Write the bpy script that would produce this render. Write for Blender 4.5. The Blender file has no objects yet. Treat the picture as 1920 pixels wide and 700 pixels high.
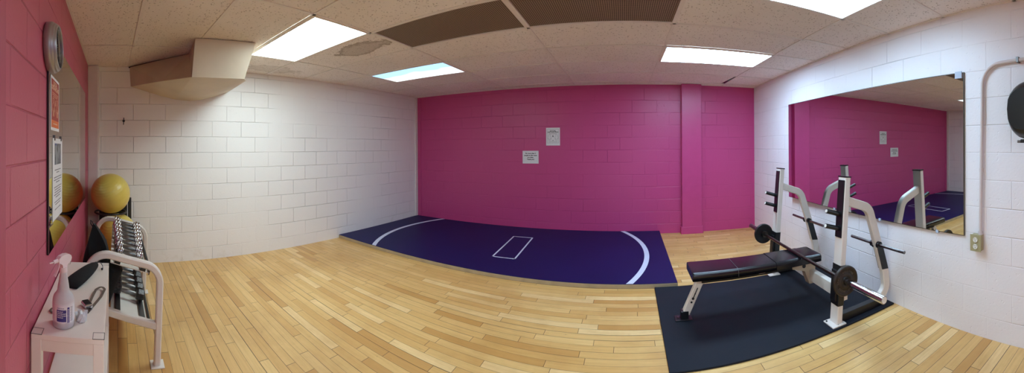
import bpy, bmesh, math, random
from mathutils import Vector, Matrix
random.seed(7)
PI = math.pi
SC = bpy.context.scene
COL = SC.collection

# ---------------------------------------------------------------- camera
F, U0, V0, W, HPX = 613.0, 1181.0, 274.5, 1920.0, 700.0
CAMZ = 1.4365
cd = bpy.data.cameras.new('camera'); cam = bpy.data.objects.new('camera', cd); COL.objects.link(cam)
cd.type = 'PANO'; cd.panorama_type = 'CENTRAL_CYLINDRICAL'
cd.central_cylindrical_range_u_min = (0 - U0) / F
cd.central_cylindrical_range_u_max = (W - U0) / F
cd.central_cylindrical_range_v_min = (V0 - HPX) / F
cd.central_cylindrical_range_v_max = V0 / F
cd.central_cylindrical_radius = 1.0
cam.matrix_world = Matrix.Translation((0, 0, CAMZ)) @ Matrix.Rotation(0.0056, 4, 'Y') @ Matrix.Rotation(PI / 2, 4, 'X')
cd.clip_start = 0.02
SC.camera = cam
SC.view_settings.view_transform = 'Standard'; SC.view_settings.look = 'None'
SC.view_settings.gamma = 1; SC.view_settings.use_curve_mapping = False
SC.view_settings.exposure = 1.0
wd = bpy.data.worlds.new('world'); SC.world = wd; wd.use_nodes = True
wd.node_tree.nodes['Background'].inputs[0].default_value = (0.02, 0.02, 0.02, 1)
SC.cycles.max_bounces = 12; SC.cycles.diffuse_bounces = 9; SC.cycles.glossy_bounces = 5
SC.cycles.transmission_bounces = 6; SC.cycles.sample_clamp_indirect = 6
SC.cycles.use_denoising = True
SC.cycles.caustics_reflective = False; SC.cycles.caustics_refractive = False
# strength and tint of each troffer: keyed by its cell of the ceiling grid
LAMP = {(-1, -2): (10.4, (.80, .97, 1.0)), (-1, 1): (1.3, (.74, .90, 1.0)),
        (2, 1): (15.0, (.53, .76, 1.0)), (2, -2): (8.6, (.53, .78, 1.0)),
        'hall_fill': (14.5, (.60, .82, 1.0))}  # corridor lamps, out of view, added to lighten the room

# ---------------------------------------------------------------- dimensions
XL, XR, YB, YP, H = -4.07, 2.14, 5.35, -.347, 2.45
CW, CH, Z0 = .4064, .2032, .158          # concrete block length, course height, first joint

# ---------------------------------------------------------------- helpers
def srgb(r, g, b):
    f = lambda c: (c / 255) / 12.92 if c / 255 <= .04045 else ((c / 255 + .055) / 1.055) ** 2.4
    return (f(r), f(g), f(b), 1)

class NT:
    def __init__(s, name):
        s.m = bpy.data.materials.new(name); s.m.use_nodes = True
        s.t = s.m.node_tree; s.b = s.t.nodes['Principled BSDF']
    def n(s, typ, **kw):
        nd = s.t.nodes.new(typ)
        for k, v in kw.items():
            if k.startswith('i_'): nd.inputs[k[2:].replace('_', ' ')].default_value = v
            else: setattr(nd, k, v)
        return nd
    def l(s, a, b): s.t.links.new(a, b)
    def math(s, op, a, b=None, c=None, clamp=False):
        nd = s.t.nodes.new('ShaderNodeMath'); nd.operation = op; nd.use_clamp = clamp
        for i, x in enumerate((a, b, c)):
            if x is None: continue
            if isinstance(x, (int, float)): nd.inputs[i].default_value = x
            else: s.l(x, nd.inputs[i])
        return nd.outputs[0]
    def mix(s, fac, a, b, bt='MIX'):
        nd = s.t.nodes.new('ShaderNodeMix'); nd.data_type = 'RGBA'; nd.blend_type = bt
        for i, x in ((0, fac), (6, a), (7, b)):
            if isinstance(x, (int, float)): nd.inputs[i].default_value = x
            elif isinstance(x, tuple): nd.inputs[i].default_value = x
            else: s.l(x, nd.inputs[i])
        return nd.outputs[2]
    def ramp(s, fac, lo, hi, a=0., b=1.):
        nd = s.t.nodes.new('ShaderNodeMapRange'); nd.clamp = True
        s.l(fac, nd.inputs[0])
        nd.inputs[1].default_value = lo; nd.inputs[2].default_value = hi
        nd.inputs[3].default_value = a; nd.inputs[4].default_value = b
        return nd.outputs[0]
    def noise(s, vec, scale, detail=3, rough=.5):
        nd = s.n('ShaderNodeTexNoise'); nd.inputs['Scale'].default_value = scale
        nd.inputs['Detail'].default_value = detail; nd.inputs['Roughness'].default_value = rough
        if vec is not None: s.l(vec, nd.inputs['Vector'])
        return nd.outputs['Fac']
    def obj(s): return s.n('ShaderNodeTexCoord').outputs['Object']
    def bump(s, h, strength=.5, dist=.002, prev=None):
        nd = s.n('ShaderNodeBump'); nd.inputs['Strength'].default_value = strength
        nd.inputs['Distance'].default_value = dist; s.l(h, nd.inputs['Height'])
        if prev is not None: s.l(prev, nd.inputs['Normal'])
        return nd.outputs[0]
    def set(s, color=None, rough=None, metal=None, normal=None, spec=None, trans=None, ior=None, coat=None):
        for k, v in (('Base Color', color), ('Roughness', rough), ('Metallic', metal), ('Normal', normal),
                     ('Specular IOR Level', spec), ('Transmission Weight', trans), ('IOR', ior), ('Coat Weight', coat)):
            if v is None: continue
            if isinstance(v, (int, float, tuple)): s.b.inputs[k].default_value = v
            else: s.l(v, s.b.inputs[k])
        return s.m

def simple(name, col, rough=.5, metal=0., var=.08, scale=8, bumpd=0., bscale=60, spec=None, coat=None):
    t = NT(name); o = t.obj()
    f = t.noise(o, scale, 4)
    c2 = tuple(max(0, x * (1 - var * 2)) for x in col[:3]) + (1,)
    c = t.mix(t.ramp(f, .35, .7), col, c2)
    nrm = t.bump(t.noise(o, bscale, 3), .6, bumpd) if bumpd else None
    return t.set(color=c, rough=rough, metal=metal, normal=nrm, spec=spec, coat=coat)

def block_wall(name, axis, off, col, rough, wear=None, dark=.0, depth=.0035):
    """painted concrete block: joints as relief, small pits in the paint"""
    t = NT(name); o = t.obj()
    sp = t.n('ShaderNodeSeparateXYZ'); t.l(o, sp.inputs[0])
    # the laid courses are not dead straight
    wob = t.noise(o, 1.7, 2)
    a = t.math('ADD', sp.outputs[axis], -off + 40 * CW)
    z = t.math('ADD', t.math('ADD', sp.outputs[2], -Z0 + 20 * CH), t.math('MULTIPLY', t.math('SUBTRACT', wob, .5), .006))
    cb = t.n('ShaderNodeCombineXYZ'); t.l(a, cb.inputs[0]); t.l(z, cb.inputs[1])
    br = t.n('ShaderNodeTexBrick', offset=.5, offset_frequency=2, squash=1.0)
    t.l(cb.outputs[0], br.inputs['Vector'])
    br.inputs['Scale'].default_value = 1; br.inputs['Mortar Size'].default_value = .0055
    br.inputs['Mortar Smooth'].default_value = .9; br.inputs['Bias'].default_value = 0
    br.inputs['Brick Width'].default_value = CW; br.inputs['Row Height'].default_value = CH
    br.inputs['Color1'].default_value = (0.4, 0.4, 0.4, 1); br.inputs['Color2'].default_value = (.6, .6, .6, 1)
    # joints show more on some courses than on others
    streak = t.ramp(t.noise(o, 1.3, 3), .34, .62, .10, 1.)
    jf = t.math('MULTIPLY', br.outputs['Fac'], streak)
    n1 = t.bump(jf, 1.0, -depth)
    n2 = t.bump(t.noise(o, 55, 4, .6), .5, .0014, n1)
    pits = t.ramp(t.noise(o, 38, 2), .66, .74)
    n3 = t.bump(pits, .7, -.0015, n2)
    cool = tuple(x * .965 for x in col[:3]) + (1,)
    c = t.mix(t.ramp(br.outputs['Color'], .4, .6, 0., .5), col, cool)
    c = t.mix(t.math('MULTIPLY', jf, dark), c, tuple(x * .55 for x in col[:3]) + (1,))
    if wear:
        sc = t.math('MULTIPLY', t.ramp(t.noise(o, 3.1, 5, .7), .6, .75), t.ramp(sp.outputs[2], .22, .0))
        c = t.mix(t.math('MULTIPLY', sc, .5), c, wear)
    return t.set(color=c, rough=rough, normal=n3)

M = {}
MAG = srgb(190, 66, 126)
WHT = srgb(238, 236, 233)
M['pinkL'] = block_wall('pink_block_paint', 0, -1.235 + CW / 2, srgb(194, 86, 112), .38, depth=.006)
M['mag'] = block_wall('magenta_block_paint', 0, .648 + CW / 2, MAG, .36, depth=.004)
M['whiteL'] = block_wall('white_block_paint', 1, .009, WHT, .42, srgb(190, 178, 150), .20, depth=.006)
M['whiteR'] = block_wall('white_block_paint_cool', 1, 1.116, srgb(236, 234, 238), .42, srgb(190, 178, 150), .20, depth=.005)
M['magplain'] = simple('magenta_smooth_paint', MAG, .34, var=.03, bumpd=.0008)
M['pinkplain'] = simple('pink_smooth_paint', srgb(180, 66, 98), .36, var=.03, bumpd=.0008)
M['whiteplain'] = simple('white_smooth_paint', srgb(228, 220, 214), .45, var=.03, bumpd=.0006)
M['soffit'] = simple('duct_paint', srgb(214, 200, 178), .55, var=.06, scale=3, bumpd=.002, bscale=9)

def floor_mat():
    t = NT('maple_strip_floor'); o = t.obj()
    sp = t.n('ShaderNodeSeparateXYZ'); t.l(o, sp.inputs[0])
    PW = .0705
    yy = t.math('DIVIDE', t.math('ADD', sp.outputs[1], 10), PW)
    row = t.math('FLOOR', yy); fy = t.math('FRACT', yy)
    wn = t.n('ShaderNodeTexWhiteNoise', noise_dimensions='1D'); t.l(row, wn.inputs['W'])
    wn2 = t.n('ShaderNodeTexWhiteNoise', noise_dimensions='1D'); t.l(t.math('ADD', row, 77.3), wn2.inputs['W'])
    ln = t.math('MULTIPLY_ADD', wn2.outputs['Value'], .55, .42)       # board length differs by row
    xx = t.math('DIVIDE', t.math('ADD', sp.outputs[0], t.math('MULTIPLY_ADD', wn.outputs['Value'], 3., 20.)), ln)
    ix = t.math('FLOOR', xx); fx = t.math('FRACT', xx)
    cb = t.n('ShaderNodeCombineXYZ'); t.l(row, cb.inputs[0]); t.l(ix, cb.inputs[1])
    wb = t.n('ShaderNodeTexWhiteNoise', noise_dimensions='3D'); t.l(cb.outputs[0], wb.inputs['Vector'])
    v = wb.outputs['Value']
    # grain, stretched along the board and shifted per board
    mp = t.n('ShaderNodeCombineXYZ')
    t.l(t.math('MULTIPLY_ADD', v, 40, t.math('MULTIPLY', sp.outputs[0], 2.2)), mp.inputs[0])
    t.l(t.math('MULTIPLY', sp.outputs[1], 34), mp.inputs[1]); t.l(t.math('MULTIPLY', v, 9), mp.inputs[2])
    grain = t.noise(mp.outputs[0], 1.6, 5, .6)
    c = t.mix(v, srgb(228, 190, 124), srgb(210, 164, 96))
    c = t.mix(t.ramp(v, .90, .93), c, srgb(198, 150, 84))
    c = t.mix(t.ramp(v, .10, .07), c, srgb(236, 202, 142))
    c = t.mix(t.ramp(grain, .38, .78, 0, .38), c, srgb(176, 128, 66))
    # knots, scuffs and worn patches
    kn = t.ramp(t.noise(o, 17, 4, .7), .66, .76)
    c = t.mix(t.math('MULTIPLY', kn, .5), c, srgb(112, 76, 38))
    sm2 = t.ramp(t.noise(mp.outputs[0], .9, 5, .75), .58, .78)
    c = t.mix(t.math('MULTIPLY', sm2, .4), c, srgb(140, 98, 48))
    big = t.ramp(t.noise(o, 1.3, 5, .65), .46, .70)
    c = t.mix(t.math('MULTIPLY', big, .42), c, srgb(168, 118, 56))
    # gaps: long seams, a few of them wide and black
    dy = t.math('MULTIPLY', t.math('MINIMUM', fy, t.math('SUBTRACT', 1, fy)), PW)
    dx = t.math('MULTIPLY', t.math('MINIMUM', fx, t.math('SUBTRACT', 1, fx)), ln)
    rr = t.n('ShaderNodeTexWhiteNoise', noise_dimensions='1D')
    t.l(t.math('ADD', t.math('FLOOR', t.math('ADD', yy, .5)), 411.7), rr.inputs['W'])
    seamv = t.noise(mp.outputs[0], .35, 2)
    wv = t.math('MULTIPLY', t.ramp(rr.outputs['Value'], .35, 1., .6, 2.1), t.ramp(seamv, .35, .65, .35, 1.5))
    half = t.math('MULTIPLY', wv, .0013)
    gy = t.math('SUBTRACT', 1, t.math('DIVIDE', dy, t.math('ADD', half, .0003), clamp=True))
    gx = t.math('SUBTRACT', 1, t.math('DIVIDE', dx, .0022, clamp=True))
    gap = t.math('MAXIMUM', gy, gx)
    gs = t.ramp(gap, .05, .6)
    c = t.mix(t.math('MULTIPLY', gs, .9), c, srgb(44, 27, 12))
    r = t.ramp(t.noise(o, 5, 4), .3, .7, .30, .46)
    n = t.bump(gs, .8, -.002)
    n = t.bump(grain, .2, .0006, n)
    return t.set(color=c, rough=r, normal=n, coat=.08)
M['floor'] = floor_mat()

def ceil_mat():
    t = NT('ceiling_tile'); o = t.obj()
    pin = t.n('ShaderNodeTexVoronoi'); t.l(o, pin.inputs['Vector']); pin.inputs['Scale'].default_value = 48
    dots = t.math('MULTIPLY', t.ramp(pin.outputs['Distance'], .34, .20), t.ramp(t.noise(o, 24, 2), .44, .56))
    c = t.mix(t.ramp(t.noise(o, 1.2, 3), .35, .7, 0, 1), srgb(238, 232, 228), srgb(230, 223, 217))
    c = t.mix(t.math('MULTIPLY', dots, .6), c, srgb(112, 94, 80))
    # a brown tide mark on one tile, faint ones along the left wall
    sp = t.n('ShaderNodeSeparateXYZ'); t.l(o, sp.inputs[0])
    def blot(cx, cy, rx, ry, strength, c):
        d = t.math('SQRT', t.math('ADD', t.math('POWER', t.math('DIVIDE', t.math('ADD', sp.outputs[0], -cx), rx), 2),
                                  t.math('POWER', t.math('DIVIDE', t.math('ADD', sp.outputs[1], -cy), ry), 2)))
        d = t.math('ADD', d, t.math('MULTIPLY', t.math('SUBTRACT', t.noise(o, 5.5, 4, .65), .5), 2.2))
        inner = t.ramp(d, 1.05, .93)
        rim = t.math('MULTIPLY', inner, t.ramp(d, .6, 1.0))
        f = t.math('MULTIPLY', t.math('ADD', t.math('MULTIPLY', inner, .45), t.math('MULTIPLY', rim, .4)), strength)
        return t.mix(f, c, srgb(112, 90, 62))
    c = blot(STAIN[0], STAIN[1], .34, .15, .85, c)
    c = blot(-3.75, 1.95, .16, .35, .35, c)
    n = t.bump(dots, .7, -.002); n = t.bump(t.noise(o, 90, 3), .4, .001, n)
    return t.set(color=c, rough=.85, normal=n)
STAIN = (-2.45, 2.30)
M['ceil'] = ceil_mat()
M['tbar'] = simple('ceiling_grid_paint', srgb(232, 226, 220), .5, var=.04)
M['dark'] = simple('dark_void', srgb(28, 24, 22), .8, var=.1)
def crate_mat():
    t = NT('perforated_grille'); o = t.obj()
    sp = t.n('ShaderNodeSeparateXYZ'); t.l(o, sp.inputs[0])
    s = .0155
    ax = t.math('SUBTRACT', t.math('FRACT', t.math('DIVIDE', t.math('ADD', sp.outputs[0], 9), s)), .5)
    ay = t.math('SUBTRACT', t.math('FRACT', t.math('DIVIDE', t.math('ADD', sp.outputs[1], 9), s)), .5)
    d = t.math('SQRT', t.math('ADD', t.math('MULTIPLY', ax, ax), t.math('MULTIPLY', ay, ay)))
    hole = t.ramp(d, .40, .32)
    c = t.mix(hole, srgb(152, 134, 110), srgb(46, 36, 26))
    return t.set(color=c, rough=.6, normal=t.bump(hole, .8, -.003))
M['crate'] = crate_mat()

def lamp_mat(name, strength, col, tint=None):
    m = bpy.data.materials.new(name); m.use_nodes = True; t = m.node_tree; t.nodes.clear()
    e = t.nodes.new('ShaderNodeEmission'); o = t.nodes.new('ShaderNodeOutputMaterial')
    e.inputs[0].default_value = (*col, 1); e.inputs[1].default_value = strength
    t.links.new(e.outputs[0], o.inputs[0])
    if tint:   # glow colour shifts from tint to lamp colour across the lens
        tc = t.nodes.new('ShaderNodeTexCoord'); sp = t.nodes.new('ShaderNodeSeparateXYZ'); t.links.new(tc.outputs['Object'], sp.inputs[0])
        nz = t.nodes.new('ShaderNodeTexNoise'); nz.inputs['Scale'].default_value = 1.6; t.links.new(tc.outputs['Object'], nz.inputs[0])
        ad = t.nodes.new('ShaderNodeMath'); ad.operation = 'MULTIPLY_ADD'; t.links.new(nz.outputs[0], ad.inputs[0]); ad.inputs[1].default_value = .4; t.links.new(sp.outputs[1], ad.inputs[2])
        mr = t.nodes.new('ShaderNodeMapRange'); t.links.new(ad.outputs[0], mr.inputs[0]); mr.inputs[1].default_value = .14; mr.inputs[2].default_value = .24
        mx = t.nodes.new('ShaderNodeMix'); mx.data_type = 'RGBA'; t.links.new(mr.outputs[0], mx.inputs[0])
        mx.inputs[6].default_value = (*tint, 1); mx.inputs[7].default_value = (*col, 1); t.links.new(mx.outputs[2], e.inputs[0])
    return m

M['mirror'] = NT('mirror_glass').set(color=(.80, .84, .82, 1), rough=.0, metal=1.)
M['medge'] = simple('mirror_edge', srgb(96, 92, 84), .3, metal=.5)
M['navy'] = simple('navy_mat_vinyl', srgb(20, 21, 76), .5, var=.06, scale=2, bumpd=.0003, bscale=240, spec=.2)
M['matedge'] = simple('tan_mat_foam', srgb(176, 158, 128), .7, var=.1)
M['matline'] = simple('mat_line_tape', srgb(206, 212, 232), .5, var=.03)
def rubber():
    t = NT('black_rubber_mat'); o = t.obj()
    f = t.noise(o, 2.2, 5, .6); c = t.mix(t.ramp(f, .3, .7), srgb(19, 22, 30), srgb(28, 32, 42))
    sc = t.ramp(t.noise(o, 7.3, 6, .75), .70, .80); c = t.mix(t.math('MULTIPLY', sc, .35), c, srgb(120, 126, 132))
    return t.set(color=c, rough=t.ramp(f, .3, .7, .6, .8), spec=.2, normal=t.bump(t.noise(o, 160, 2), .5, .0008))
M['rubber'] = rubber()
M['gymwhite'] = simple('white_powder_coat', srgb(226, 218, 208), .38, var=.03, scale=12)
def chipped():
    t = NT('chipped_white_coat'); o = t.obj()
    ch = t.ramp(t.noise(o, 28, 4, .7), .69, .72)
    c = t.mix(ch, srgb(228, 220, 212), srgb(52, 40, 34)); return t.set(color=c, rough=.4)
M['chip'] = chipped()
M['gymblack'] = simple('black_powder_coat', srgb(22, 22, 26), .35, var=.1)
M['blackplastic'] = simple('black_plastic', srgb(18, 18, 20), .28, var=.1)
M['vinyl'] = simple('black_vinyl', srgb(20, 17, 22), .25, var=.15, scale=30, bumpd=.0006, bscale=90)
M['thread'] = simple('seam_thread', srgb(70, 66, 70), .6)
M['chrome'] = simple('chrome', srgb(205, 205, 208), .14, metal=1., var=.08)
M['darkchrome'] = simple('dull_chrome', srgb(132, 128, 126), .28, metal=1., var=.2, scale=30)
M['steel'] = simple('bar_steel', srgb(92, 84, 78), .32, metal=1., var=.15, scale=25)
M['iron'] = simple('cast_iron', srgb(62, 54, 48), .45, metal=.5, var=.2, scale=30, bumpd=.0008, bscale=80)
M['irondark'] = simple('black_iron', srgb(24, 23, 24), .42, var=.15)
M['hexgrey'] = simple('worn_grey_iron', srgb(92, 90, 90), .42, metal=.6, var=.35, scale=70)
M['ball'] = simple('yellow_ball_vinyl', srgb(226, 202, 96), .30, var=.04, scale=3, bumpd=.0006, bscale=120)
M['cloth'] = simple('black_cloth', srgb(13, 12, 14), .95, var=.2, scale=40, bumpd=.002, bscale=300)
M['table'] = simple('white_lacquer', srgb(236, 226, 216), .42, var=.03, scale=5)
M['paper'] = simple('white_paper', srgb(226, 224, 226), .7, var=.02)
M['ink'] = simple('black_ink', srgb(34, 30, 34), .7)
M['greyink'] = simple('grey_ink', srgb(120, 116, 122), .7)
M['red'] = simple('poster_red', srgb(172, 62, 48), .55, var=.04)
M['orange'] = simple('poster_orange', srgb(226, 112, 44), .55, var=.04)
M['peach'] = simple('poster_peach_ink', srgb(240, 190, 160), .6)
M['clockrim'] = simple('clock_grey', srgb(168, 164, 166), .32, metal=.6, var=.05)
M['clockface'] = simple('clock_face', srgb(206, 200, 190), .5, var=.03)
M['conduit'] = simple('painted_conduit', srgb(214, 204, 202), .4, var=.03)
M['beige'] = simple('olive_beige_plate', srgb(168, 160, 122), .4, var=.04)
M['recept'] = simple('receptacle_white', srgb(232, 230, 222), .35, var=.02)
M['label'] = simple('label_blue', srgb(58, 48, 128), .4, var=.03)
M['labelw'] = simple('label_white', srgb(232, 226, 232), .4, var=.02)
M['sprayhead'] = simple('spray_head_plastic', srgb(236, 218, 222), .35, var=.02)
M['strap'] = simple('grey_brown_webbing', srgb(112, 98, 88), .8, var=.2, scale=80)
M['clip'] = simple('clear_clip', srgb(190, 206, 226), .2, var=.02)
M['photo1'] = None
def bottle():
    t = NT('translucent_bottle'); return t.set(color=srgb(238, 230, 232), rough=.3, trans=.38, ior=1.3)
M['bottle'] = bottle()
def photo():
    t = NT('printed_photo'); o = t.obj()
    f = t.noise(o, 14, 3); g = t.noise(o, 9, 2)
    c = t.mix(t.ramp(f, .4, .6), srgb(46, 44, 48), srgb(140, 142, 146)); c = t.mix(t.ramp(g, .52, .6), c, srgb(40, 66, 130))
    return t.set(color=c, rough=.5)
M['photo'] = photo()

# ---- mesh builders
class MB:
    def __init__(s): s.v = []; s.f = []; s.sm = []; s.mi = []
    def add(s, verts, faces, smooth=False, mat=0):
        b = len(s.v); s.v += [tuple(v) for v in verts]
        for f in faces: s.f.append([b + i for i in f]); s.sm.append(smooth); s.mi.append(mat)
        return s
    def box(s, c, size, rot=None, mat=0):
        hx, hy, hz = (x / 2 for x in size)
        vs = [Vector((x, y, z)) for x in (-hx, hx) for y in (-hy, hy) for z in (-hz, hz)]
        if rot is not None: vs = [rot @ v for v in vs]
        c = Vector(c)
        return s.add([v + c for v in vs], [(0, 1, 3, 2), (4, 6, 7, 5), (0, 4, 5, 1), (2, 3, 7, 6), (0, 2, 6, 4), (1, 5, 7, 3)], False, mat)
    def span(s, a, b, mat=0):
        return s.box([(x + y) / 2 for x, y in zip(a, b)], [abs(y - x) for x, y in zip(a, b)], None, mat)
    def cyl(s, a, b, r, r2=None, seg=24, caps=True, mat=0, smooth=True, start=0.):
        a = Vector(a); b = Vector(b); r2 = r if r2 is None else r2
        d = (b - a).normalized(); u = d.orthogonal().normalized(); w = d.cross(u)
        vs = []
        for p, rr in ((a, r), (b, r2)):
            for i in range(seg):
                t = 2 * PI * i / seg + start; vs.append(p + (u * math.cos(t) + w * math.sin(t)) * rr)
        s.add(vs, [(i, (i + 1) % seg, seg + (i + 1) % seg, seg + i) for i in range(seg)], smooth, mat)
        if caps:
            s.add(vs[:seg], [tuple(range(seg))[::-1]], False, mat); s.add(vs[seg:], [tuple(range(seg))], False, mat)
        return s
    def lathe(s, prof, seg=32, M4=None, mat=0, smooth=True, cap=True):
        """prof: (radius, height) from bottom to top, about z, then M4"""
        M4 = M4 or Matrix.Identity(4); vs = []; n = len(prof)
        for r, z in prof:
            for i in range(seg):
                t = 2 * PI * i / seg; vs.append(M4 @ Vector((r * math.cos(t), r * math.sin(t), z)))
        fs = [(k * seg + i, k * seg + (i + 1) % seg, (k + 1) * seg + (i + 1) % seg, (k + 1) * seg + i) for k in range(n - 1) for i in range(seg)]
        s.add(vs, fs, smooth, mat)
        if cap:
            s.add(vs[:seg], [tuple(range(seg))[::-1]], False, mat); s.add(vs[-seg:], [tuple(range(seg))], False, mat)
        return s
    def sweep(s, path, prof, up, closed=False, caps=True, smooth=False, mat=0):
        """prof: (side, up) offsets; up: a fixed direction roughly normal to the path"""
        P = [Vector(p) for p in path]; up = Vector(up).normalized(); n = len(P); m = len(prof); vs = []
        for i in range(n):
            if closed: a, b = P[(i - 1) % n], P[(i + 1) % n]
            else: a, b = P[max(0, i - 1)], P[min(n - 1, i + 1)]
            t = (b - a).normalized(); side = t.cross(up).normalized(); u2 = side.cross(t).normalized()
            k = 1.
            if closed or 0 < i < n - 1:
                t1 = (P[i] - P[i - 1]).normalized(); ca = max(.35, t1.dot(t)); k = 1 / ca
            for (x, y) in prof: vs.append(P[i] + side * x * k + u2 * y)
        fs = []
        for i in range(n if closed else n - 1):
            j = (i + 1) % n
            for q in range(m): r = (q + 1) % m; fs.append((i * m + q, i * m + r, j * m + r, j * m + q))
        s.add(vs, fs, smooth, mat)
        if caps and not closed:
            s.add(vs[:m], [tuple(range(m))[::-1]], False, mat); s.add(vs[-m:], [tuple(range(m))], False, mat)
        return s
    def tube(s, path, r, seg=12, closed=False, mat=0):
        P = [Vector(p) for p in path]; n = len(P); vs = []; prev = None
        for i in range(n):
            a, b = (P[(i - 1) % n], P[(i + 1) % n]) if closed else (P[max(0, i - 1)], P[min(n - 1, i + 1)])
            t = (b - a).normalized()
            u = t.orthogonal().normalized() if prev is None else (prev - t * prev.dot(t)).normalized()
            prev = u; w = t.cross(u)
            for q in range(seg):
                an = 2 * PI * q / seg; vs.append(P[i] + (u * math.cos(an) + w * math.sin(an)) * r)
        fs = []
        for i in range(n if closed else n - 1):
            j = (i + 1) % n
            for q in range(seg): rr = (q + 1) % seg; fs.append((i * seg + q, i * seg + rr, j * seg + rr, j * seg + q))
        s.add(vs, fs, True, mat)
        if not closed: s.add(vs[:seg], [tuple(range(seg))[::-1]], False, mat); s.add(vs[-seg:], [tuple(range(seg))], False, mat)
        return s
    def prism(s, pts, off, mat=0, smooth_side=False):
        off = Vector(off); a = [Vector(p) for p in pts]; n = len(a)
        s.add(a, [tuple(range(n))[::-1]], False, mat); s.add([p + off for p in a], [tuple(range(n))], False, mat)
        s.add(a + [p + off for p in a], [(i, (i + 1) % n, n + (i + 1) % n, n + i) for i in range(n)], smooth_side, mat)
        return s
    def sphere(s, c, r, seg=24, rings=14, scale=(1, 1, 1), mat=0, rot=None):
        vs = []; c = Vector(c)
        for i in range(1, rings):
            ph = PI * i / rings
            for j in range(seg):
                t = 2 * PI * j / seg; vs.append(Vector((math.sin(ph) * math.cos(t) * scale[0], math.sin(ph) * math.sin(t) * scale[1], math.cos(ph) * scale[2])) * r)
        vs += [Vector((0, 0, r * scale[2])), Vector((0, 0, -r * scale[2]))]
        if rot is not None: vs = [rot @ v for v in vs]
        vs = [v + c for v in vs]; T, B = len(vs) - 2, len(vs) - 1; fs = []
        for i in range(rings - 2):
            for j in range(seg): k = (j + 1) % seg; fs.append((i * seg + j, (i + 1) * seg + j, (i + 1) * seg + k, i * seg + k))
        for j in range(seg): k = (j + 1) % seg; fs.append((T, j, k)); fs.append((B, (rings - 2) * seg + k, (rings - 2) * seg + j))
        return s.add(vs, fs, True, mat)
    def build(s, name, mats, parent=None, bevel=0, segs=2, sub=0):
        if not isinstance(mats, (list, tuple)): mats = [mats]
        me = bpy.data.meshes.new(name); me.from_pydata(s.v, [], s.f); me.update()
        bm = bmesh.new(); bm.from_mesh(me); bmesh.ops.recalc_face_normals(bm, faces=bm.faces); bm.to_mesh(me); bm.free()
        me.polygons.foreach_set('use_smooth', s.sm); me.polygons.foreach_set('material_index', s.mi)
        for m in mats: me.materials.append(m)
        o = bpy.data.objects.new(name, me); COL.objects.link(o)
        if parent is not None:
            o.parent = parent
            o.matrix_parent_inverse = Matrix.Identity(4)
            # meshes are written in world coordinates unless the parent says otherwise
            if parent.get('_w'): o.matrix_parent_inverse = parent.matrix_basis.inverted()
        if bevel:
            bm_ = o.modifiers.new('bevel', 'BEVEL'); bm_.width = bevel; bm_.segments = segs; bm_.limit_method = 'ANGLE'; bm_.angle_limit = .6
        if sub:
            sm = o.modifiers.new('sub', 'SUBSURF'); sm.levels = sub; sm.render_levels = sub
        return o

WORLDP = []
def thing(name, label, cat, loc, group=None):
    o = bpy.data.objects.new(name, None); COL.objects.link(o); o.location = loc; o.empty_display_size = .1
    o['label'] = label; o['category'] = cat
    if group: o['group'] = group
    o['_w'] = 1; WORLDP.append(o)
    o.matrix_basis = Matrix.Translation(loc)
    return o
def tag(o, label, cat, group=None):
    o['label'] = label; o['category'] = cat
    if group: o['group'] = group
    return o
def struct(o): o['kind'] = 'structure'; return o
def place(o, loc):
    """move an object's origin to loc without moving its mesh"""
    loc = Vector(loc)
    o.data.transform(Matrix.Translation(-loc)); o.location = loc
    return o

def fillet(pts, r, n=8):
    P = [Vector(p) for p in pts]; out = [P[0]]
    rs = r if isinstance(r, (list, tuple)) else [r] * (len(P) - 2)
    for i in range(1, len(P) - 1):
        a, b, c = P[i - 1], P[i], P[i + 1]; d1 = (a - b).normalized(); d2 = (c - b).normalized()
        ang = d1.angle(d2); rr = rs[i - 1]; t = min(rr / math.tan(ang / 2), (a - b).length * .49 if i > 1 else (a - b).length * .95, (c - b).length * .49 if i < len(P) - 2 else (c - b).length * .95)
        rr = t * math.tan(ang / 2)
        p0 = b + d1 * t; cen = b + (d1 + d2).normalized() * (rr / math.sin(ang / 2)); v0 = p0 - cen; v1 = b + d2 * t - cen
        tot = v0.angle(v1); ax = v0.cross(v1).normalized()
        for k in range(n + 1): out.append(cen + Matrix.Rotation(tot * k / n, 3, ax) @ v0)
    out.append(P[-1]); return out
def rectprof(w, h, c=.004):
    w /= 2; h /= 2
    return [(-w + c, -h), (w - c, -h), (w, -h + c), (w, h - c), (w - c, h), (-w + c, h), (-w, h - c), (-w, -h + c)]

def text_mesh(s, size, align='CENTER', bold=0., spacing=1.0, line=1.0):
    cu = bpy.data.curves.new('t', 'FONT'); cu.body = s; cu.size = size; cu.align_x = align; cu.align_y = 'TOP'
    cu.offset = bold; cu.extrude = .0002; cu.space_character = spacing; cu.space_line = line; cu.resolution_u = 2
    o = bpy.data.objects.new('t', cu); COL.objects.link(o)
    dg = bpy.context.evaluated_depsgraph_get(); me = bpy.data.meshes.new_from_object(o.evaluated_get(dg))
    bpy.data.objects.remove(o); bpy.data.curves.remove(cu)
    return me
def text(parent, name, s, size, M4, mat, **kw):
    me = text_mesh(s, size, **kw); me.transform(M4); me.materials.clear(); me.materials.append(mat)
    o = bpy.data.objects.new(name, me); COL.objects.link(o); o.parent = parent
    if parent.get('_w'): o.matrix_parent_inverse = parent.matrix_basis.inverted()
    return o

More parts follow.
